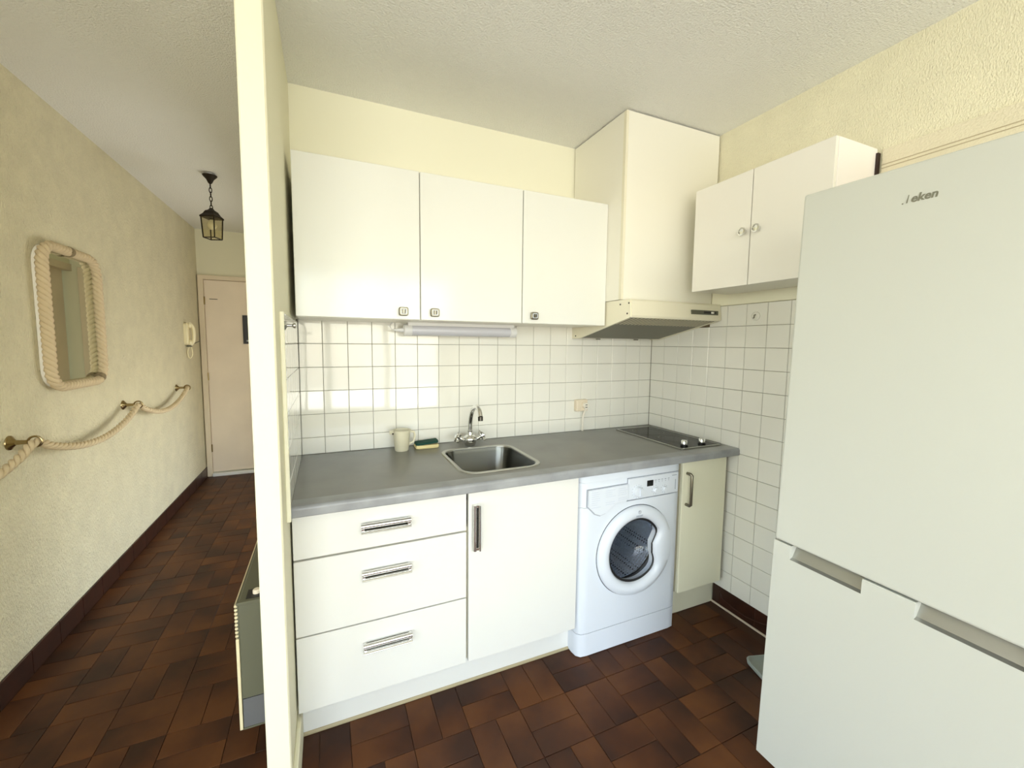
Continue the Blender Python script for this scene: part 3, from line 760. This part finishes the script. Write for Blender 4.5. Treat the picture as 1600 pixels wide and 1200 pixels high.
# ------------------------------------------------------------------ cooker hood and its casing
t = thing('hood_casing', 'tall cream boxed casing rising from the cooker hood to the ceiling', 'casing', (-.31, -.22, 1.64))
obj('side_panel', bx(-.612, -.594, -.428, 0, 1.640, H-.007), 'cream_laminate', t)
obj('front_panel', bx(-.600, -.0, -.447, -.429, 1.640, H-.007, .001), 'cream_laminate', t)
obj('edge_strip', bx(-.6135, -.600, -.4475, -.428, 1.640, H-.007, .001), 'hood_cream', t)
t = thing('cooker_hood', 'cream cooker hood with grey slatted filter above the hob', 'cooker hood', (-.30, -.25, 1.45))
side = [(0, 1.452), (-.075, 1.452), (-.495, 1.546), (-.512, 1.552), (-.506, 1.636), (-.43, 1.638), (0, 1.638)]
for x0, x1 in ((-.606, -.596), (-.016, -.002)): obj('side_plate', prism(side, 'x', x0, x1), 'hood_cream', t)
fr = [(-.497, 1.548), (-.514, 1.550), (-.518, 1.560), (-.510, 1.630), (-.500, 1.638), (-.43, 1.639), (-.43, 1.634), (-.494, 1.633)]
f = obj('front_panel', prism(fr, 'x', -.600, -.004), 'hood_cream', t)
obj('top_plate', bx(-.600, -.004, -.44, -.002, 1.632, 1.6385), 'hood_cream', t)
c = obj('switch_panel', bx(-.220, -.030, -.520, -.511, 1.579, 1.601, .001), 'dark_metal', f); c.data.materials[0] = MATS['heater_grey']
obj('switch_slot', bx(-.135, -.045, -.5215, -.519, 1.584, 1.596, .001), 'black_plastic', c)
obj('slider', bx(-.085, -.066, -.526, -.520, 1.585, 1.595, .002), 'plug_white', c)
flt = [(-.075, 1.456), (-.490, 1.549), (-.490, 1.555), (-.075, 1.462)]
fl = obj('filter', prism(flt, 'x', -.594, -.016), 'hood_filter', t)
for i in range(24):
    x = -.586+i*.0238
    obj('filter_slat', prism([(-0.375, 1.52253), (-0.486, 1.54740), (-0.486, 1.54910), (-0.375, 1.52423)], 'x', x, x+.0105), 'hood_slat', fl)
for y, z in ((-.436, 1.616), (-.500, 1.618), (-.490, 1.569), (-.040, 1.4665)):
    obj('screw', lathe([(.0042, 0), (.004, .002), (.0, .0025)], (-.606, y, z), (-1, 0, 0), 10), 'black_parts_and_shade', t, True)
for x in (-.47, -.19): obj('filter_clip', bx(x-.012, x+.012, -.078, -.062, 1.446, 1.453, .001), 'hood_filter', t)

# ------------------------------------------------------------------ right wall cabinet
t = thing('wall_cabinet', 'off-white two-door wall cabinet on the right wall with round chrome knobs', 'cabinet', (-.13, -.857, 1.685))
obj('body', bx(-.242, -.014, -1.146, -.552, 1.685, 2.167), 'cream_laminate', t)
obj('end_panel', bx(-.2425, -.004, -1.1645, -1.147, 1.685, 2.168, .001), 'pink_white', t)
obj('back_batten', bx(-.014, .002, -1.172, -.56, 1.70, 2.150), 'dark_brown', t)
for y0, y1, ky in ((-.847, -.549, -.824), (-1.163, -.8515, -.888)):
    d = obj('door', bx(-.2595, -.2435, y0, y1, 1.684, 2.168, .001), 'beige_door', t)
    k = obj('knob', lathe([(.010, 0), (.009, .010), (.015, .014), (.018, .020), (.017, .025), (.0125, .026), (.011, .021), (.0, .020)], (-.2595, ky, 1.912), (-1, 0, 0), 20, True), 'chrome', d, True)

# hooks on the tiles
t = thing('wall_hook', 'round self-adhesive hook on the tiles left of the fridge', 'hook', (0, -.7105, 1.55))
obj('disc', lathe([(.022, 0), (.022, .003), (.019, .005), (.018, .003), (.0, .003)], (0, -.7105, 1.5655), (-1, 0, 0), 24), 'tile_white', t, True)
obj('peg', tube([(-.002, -.7105, 1.572), (-.012, -.7105, 1.570), (-.013, -.7105, 1.558), (-.018, -.7105, 1.555)], .003, 8), 'logo_grey', t, True)
t = thing('wall_hook', 'small dark metal hook on the tiled edge of the partition', 'hook', (XL+.008, -.665, 1.46))
obj('base', lathe([(.016, 0), (.013, .004), (.006, .008)], (XL+.008, -.665, 1.468), (1, 0, 0), 4), 'steel', t)
obj('pin', lathe([(.005, .006), (.004, .022), (.008, .026), (.008, .031), (.004, .033)], (XL+.008, -.665, 1.468), (1, 0, 0), 12), 'steel', t, True)

# ------------------------------------------------------------------ fridge
def fridge():
    y0, y1, xf = -1.862, -1.262, -.628
    t = thing('fridge_freezer', 'tall white fridge-freezer with recessed door grips at the right', 'fridge', (-.33, -1.562, 0))
    obj('body', bx(-.565, -.045, y0+.004, y1-.004, .035, 1.850, .006, 2), 'fridge_white', t)
    for y in (y0+.06, y1-.06):
        for x in (-.52, -.09): obj('foot', lathe([(.018, 0), (.018, .012), (.010, .014), (.010, .036)], (x, y, 0), (0, 0, 1), 12), 'dark_rubber', t)
    obj('upper_door', bx(xf, -.568, y0, y1, .786, 1.862, .007, 3), 'fridge_white', t)
    zt, zg = .781, .743
    full = [(-.568, .030), (xf+.004, .030), (xf, .034), (xf, zt-.003), (xf+.003, zt), (-.568, zt)]
    scoop = [(-.568, .030), (xf+.004, .030), (xf, .034), (xf, zg-.004), (xf+.012, zg), (xf+.030, zt-.006), (xf+.033, zt), (-.568, zt)]
    ys = [y1, y1-.052, y1-.243, y1-.355, y1-.545, y0]
    b = bmesh.new()
    b = add_prism(b, full, 'y', ys[0], ys[1]); add_prism(b, full, 'y', ys[2], ys[3]); add_prism(b, full, 'y', ys[4], ys[5])
    add_prism(b, scoop, 'y', ys[1], ys[2]); add_prism(b, scoop, 'y', ys[3], ys[4])
    # front face is one clean sheet: thin skin over the joints
    d = obj('lower_door', b, 'fridge_white', t)
    for a, c in ((ys[1], ys[2]), (ys[3], ys[4])):
        q = [(xf-.0003, zg-.004), (xf+.012, zg+.0005), (xf+.030, zt-.0055), (xf+.033, zt+.0005), (xf+.0335, zt+.0005), (xf+.0335, zt-.01), (xf+.012, zg-.006)]
        obj('grip', prism(q, 'y', a-.0005, c+.0005), 'fridge_handle', d)
    m = basis((xf-.0002, -1.546, 1.767), (0, -1, 0), (0, 0, 1))
    lg = obj('brand_lettering', text_bm('eken', .0262, .0008, m, .18, .0007), 'logo_grey', t)
    q = prism([(-1.5125, 1.767), (-1.5150, 1.767), (-1.5172, 1.786), (-1.5157, 1.786)], 'x', xf-.001, xf)
    obj('letter_stroke', q, 'logo_grey', lg)
    obj('letter_dot', bx(xf-.001, xf, -1.5068, -1.5040, 1.766, 1.769), 'logo_grey', lg)
    t.rotation_euler = (math.radians(.55), math.radians(.75), 0)
    t.location.z += .006
    return t
fridge()
# grey tray on the floor
t = thing('plastic_tray', 'grey plastic tray lying on the floor beside the fridge', 'tray', (-.18, -1.02, 0))
d1 = Vector((.956, -.292, 0)); d2_ = Vector((-.47, -.883, 0)).normalized(); d2_ = Vector((-.292, -.956, 0))
c0 = Vector((-.2438, -.930, 0))
def trl(z, d):
    return [c0+d1*(x)+d2_*(y)+Vector((0, 0, z)) for x, y in rrect(.10, .14, .10-d, .14-d, .025, 5)]
b = add_loft(bmesh.new(), [trl(.0005, .006), trl(.004, .002), trl(.020, 0), trl(.023, .001), trl(.023, .005), trl(.010, .010), trl(.006, .016)], True, True)
obj('shell', b, 'tray_grey', t, True)

# ------------------------------------------------------------------ hall: rope helpers
def rope_bm(path, r, pitch, strands=3, closed=False, n=7):
    pts = [Vector(p) for p in path]; N = len(pts)
    bm = bmesh.new(); s = [0]
    for a, c in zip(pts, pts[1:]): s.append(s[-1]+(c-a).length)
    tot = s[-1]+((pts[0]-pts[-1]).length if closed else 0)
    if closed: pitch = tot/round(tot/pitch)
    fr = []; u = None
    for i in range(N):
        d = (pts[(i+1) % N]-pts[i-1]) if closed else (pts[min(i+1, N-1)]-pts[max(i-1, 0)])
        d.normalize()
        if u is None: u, v = frame_of(d)
        else: u = (u-d*u.dot(d)).normalized(); v = u.cross(d).normalized()
        fr.append((u.copy(), v.copy()))
    for k in range(strands):
        cp = []
        for i, p in enumerate(pts):
            a = 2*PI*(s[i]/pitch+k/strands); cp.append(p+r*.54*(math.cos(a)*fr[i][0]+math.sin(a)*fr[i][1]))
        add_tube(bm, cp, r*.48, n, True, closed)
    return bm
# rope handrail
t = thing('rope_handrail', 'twisted natural rope handrail sagging between brass wall brackets', 'handrail', (XH, 1.0, .9))
RX = XH+.076
pr = []
knots = [(-.82, 1.0), (.20, .995), (1.222, 1.005), (2.232, 1.01)]
for (a, za), (c, zc) in zip(knots, knots[1:]):
    for k in range(11):
        f_ = k/10
        if k == 10 and c != 2.232: continue
        pr.append((RX+.004*math.sin(PI*f_), a+(c-a)*f_, za+(zc-za)*f_-.105*(1-(2*f_-1)**2)))
pr.append((RX-.012, 2.262, 1.012))
obj('rope', rope_bm(resample(pr, .008), .0175, .100, 3, False, 9), 'rope', t, True)
for y, z in knots:
    br = obj('bracket', lathe([(.030, 0), (.029, .004), (.020, .010), (.010, .020), (.0085, .045), (.009, .056)], (XH, y, z+.004), (1, 0, 0), 20), 'brass', t, True)
    L = [(RX+.0215*math.cos(2*PI*k/20), y, z+.004+.0215*math.sin(2*PI*k/20)) for k in range(20)]
    obj('ring', tube(L, .0042, 8, True), 'brass', br, True)

# mirror with rope frame
t = thing('rope_mirror', 'tall rounded wall mirror framed with thick twisted rope', 'mirror', (XH, .68, 1.18))
MY, MZ, MHY, MHZ = .680, 1.520, .240, .325
def ml(d, x, r, n=8, bow=.014):
    out = []
    for y, z in rrect(MY, MZ, MHY-d, MHZ-d, r, n):
        out.append((x, y, z))
    return out
obj('backboard', add_loft(bmesh.new(), [ml(-.004, XH+.001, .089), ml(-.004, XH+.012, .089), ml(.0, XH+.016, .085)], True, True), 'plug_white', t, True)
obj('glass', add_loft(bmesh.new(), [ml(.001, XH+.0162, .084), ml(.001, XH+.019, .084)], True, True), 'mirror_glass', t)
rp = [Vector((XH+.034, y, z)) for y, z in rrect(MY, MZ, MHY, MHZ, .085, 10)]
rp2 = []
for i in range(len(rp)):
    a, c = rp[i], rp[(i+1) % len(rp)]; n = max(1, int((c-a).length/.008))
    for k in range(n): rp2.append(a+(c-a)*k/n)
obj('rope_frame', rope_bm(rp2, .0235, .078, 3, True, 9), 'rope', t, True)
for p0, ax in (((XH+.034, MY+MHY-.045, MZ-MHZ+.018), (0, 1, .5)), ((XH+.034, MY-.02, MZ+MHZ), (0, 1, 0))):
    obj('binding', lathe([(.024, -.012), (.0255, -.006), (.0255, .006), (.024, .012)], p0, ax, 16), 'rope_binding', t, True)

# intercom handset
t = thing('intercom_phone', 'ivory intercom handset on the hallway wall beside the entrance door', 'intercom', (XH, 2.56, 1.37))
b = add_loft(bmesh.new(), [[(x, y, z) for y, z in rrect(2.56, 1.475, .045-d, .100-d, .025, 5)] for x, d in ((XH+.0005, 0), (XH+.024, 0), (XH+.030, .006))], True, True)
obj('base', b, 'ivory_plastic', t, True)
hp = [(XH+.034, 2.56, 1.575), (XH+.050, 2.56, 1.56), (XH+.062, 2.56, 1.53), (XH+.067, 2.56, 1.475), (XH+.062, 2.56, 1.42), (XH+.050, 2.56, 1.39), (XH+.034, 2.56, 1.375)]
q = add_tube(bmesh.new(), resample(hp, .015), .014, 10)
for z in (1.555, 1.395): add_lathe(q, [(.026, 0), (.028, .012), (.020, .022)], (XH+.029, 2.56, z), (1, 0, 0), 14)
h = obj('handset', q, 'ivory_plastic', t, True)
lp = [(XH+.03+.020*math.sin(a)*(.6+.4*math.sin(a/2)), 2.56+.006*math.cos(a), 1.31-.055*math.cos(a)*-1-.0) for a in [2*PI*k/20 for k in range(20)]]
obj('cord', tube(lp, .0045, 8, True), 'ivory_plastic', t, True)
obj('cord_clip', bx(XH+.01, XH+.045, 2.54, 2.58, 1.358, 1.374, .003), 'heater_grey', t)
obj('wire', tube([(XH+.02, 2.6, 1.375), (XH+.006, 2.7, 1.378), (XH+.005, 2.85, 1.392), (XH+.006, 3.0, 1.41)], .0028, 6), 'heater_grey', t, True)

# pendant lantern
def lantern():
    x, y = -2.625, 1.33
    t = thing('pendant_lantern', 'small dark metal lantern hanging from the hallway ceiling', 'lamp', (x, y, 2.10))
    obj('ceiling_ring', lathe([(.014, 0), (.016, .014)], (x, y, H-.014), (0, 0, 1), 14), 'tube_cap', t, True)
    obj('canopy', lathe([(.043, 2.516), (.040, 2.510), (.022, 2.490), (.012, 2.468), (.006, 2.462), (.0, 2.462)], (x, y, 0), (0, 0, 1), 20), 'bronze', t, True)
    z = 2.464
    for i in range(6):
        L = []
        for k in range(14):
            a = 2*PI*k/14; dx, dz = .0075*math.cos(a), .0175*math.sin(a)
            L.append((x+dx, y, z-.014+dz) if i % 2 else (x, y+dx, z-.014+dz))
        obj('chain_link', tube(L, .0028, 6, True), 'bronze', t, True); z -= .0285
    rot = math.radians(22)
    def sq(h, zz): return [(x+h*1.414*math.cos(rot+PI/2*k), y+h*1.414*math.sin(rot+PI/2*k), zz) for k in range(4)]
    obj('roof', add_loft(bmesh.new(), [sq(.006, 2.305), sq(.014, 2.292), sq(.026, 2.283), sq(.036, 2.262), sq(.046, 2.250), sq(.049, 2.246), sq(.049, 2.238), sq(.044, 2.238)], True, True), 'bronze', t)
    top, bot = sq(.043, 2.238), sq(.0375, 2.106)
    for k in range(4): obj('post', tube([top[k], bot[k]], .0042, 6), 'bronze', t)
    for k in range(4): obj('bottom_rail', tube([bot[k], bot[(k+1) % 4]], .0038, 6), 'bronze', t)
    for k in range(4):
        a, c, d, e = [Vector(p) for p in (top[k], top[(k+1) % 4], bot[(k+1) % 4], bot[k])]
        b = bmesh.new(); nrm = (c-a).cross(e-a).normalized()*.0008
        vs = [[b.verts.new(p+s*nrm) for p in (a, c, d, e)] for s in (-1, 1)]
        b.faces.new(vs[0]); b.faces.new(vs[1][::-1])
        for i in range(4): b.faces.new((vs[0][i], vs[0][(i+1) % 4], vs[1][(i+1) % 4], vs[1][i]))
        bmesh.ops.recalc_face_normals(b, faces=b.faces)
        obj('glass_pane', b, 'lantern_glass', t)
    bl = obj('bulb', lathe([(.002, 2.160), (.016, 2.164), (.028, 2.180), (.030, 2.195), (.024, 2.212), (.014, 2.226), (.013, 2.232)], (x, y, 0), (0, 0, 1), 20), 'bulb_white', t, True)
    obj('lamp_holder', lathe([(.014, 2.226), (.015, 2.242)], (x, y, 0), (0, 0, 1), 14), 'bronze', bl)
lantern()

# convector heater on the hall side of the partition
def heater():
    x0, x1, y0, y1, z0, z1 = -2.231, XP-.002, -.600, -.06, .133, .575
    t = thing('wall_heater', 'grey wall convector heater with beige front on the hallway side of the partition', 'heater', ((x0+x1)/2, -.33, z0))
    obj('casing', bx(x0+.010, x1, y0, y1, .24, z1, .003), 'heater_grey', t)
    obj('lower_casing', bx(x0+.012, x1, y0+.001, y1-.001, z0+.006, .239), 'heater_blue', t)
    obj('base_edge', bx(x0+.010, x1, y0-.001, y1, z0, z0+.006), 'heater_grey', t)
    obj('front_panel', bx(x0, x0+.009, y0, y1, z0, .452, .001), 'heater_beige', t)
    g = obj('grille', bx(x0+.004, x0+.010, y0+.004, y1-.004, .453, z1-.004), 'heater_grey', t)
    for i in range(9):
        z = .458+i*.0128
        obj('grille_bar', bx(x0-.001, x0+.008, y0+.001, y1-.001, z, z+.0075, .0015), 'heater_beige', g)
    obj('top_rim', bx(x0+.006, x1, y0-.002, y0+.010, z1-.010, z1+.001, .001), 'heater_grey', t)
    c = obj('control_recess', bx(x0+.030, x1-.012, -.585, -.530, z1-.002, z1+.0015), 'dark_rubber', t)
    obj('control_knob', lathe([(.012, 0), (.012, .010), (.009, .013), (.0, .013)], (x0+.058, -.557, z1+.001), (0, 0, 1), 16), 'socket_plastic', c, True)
heater()

for o in bpy.data.objects:
    if '_o' in o: del o['_o']
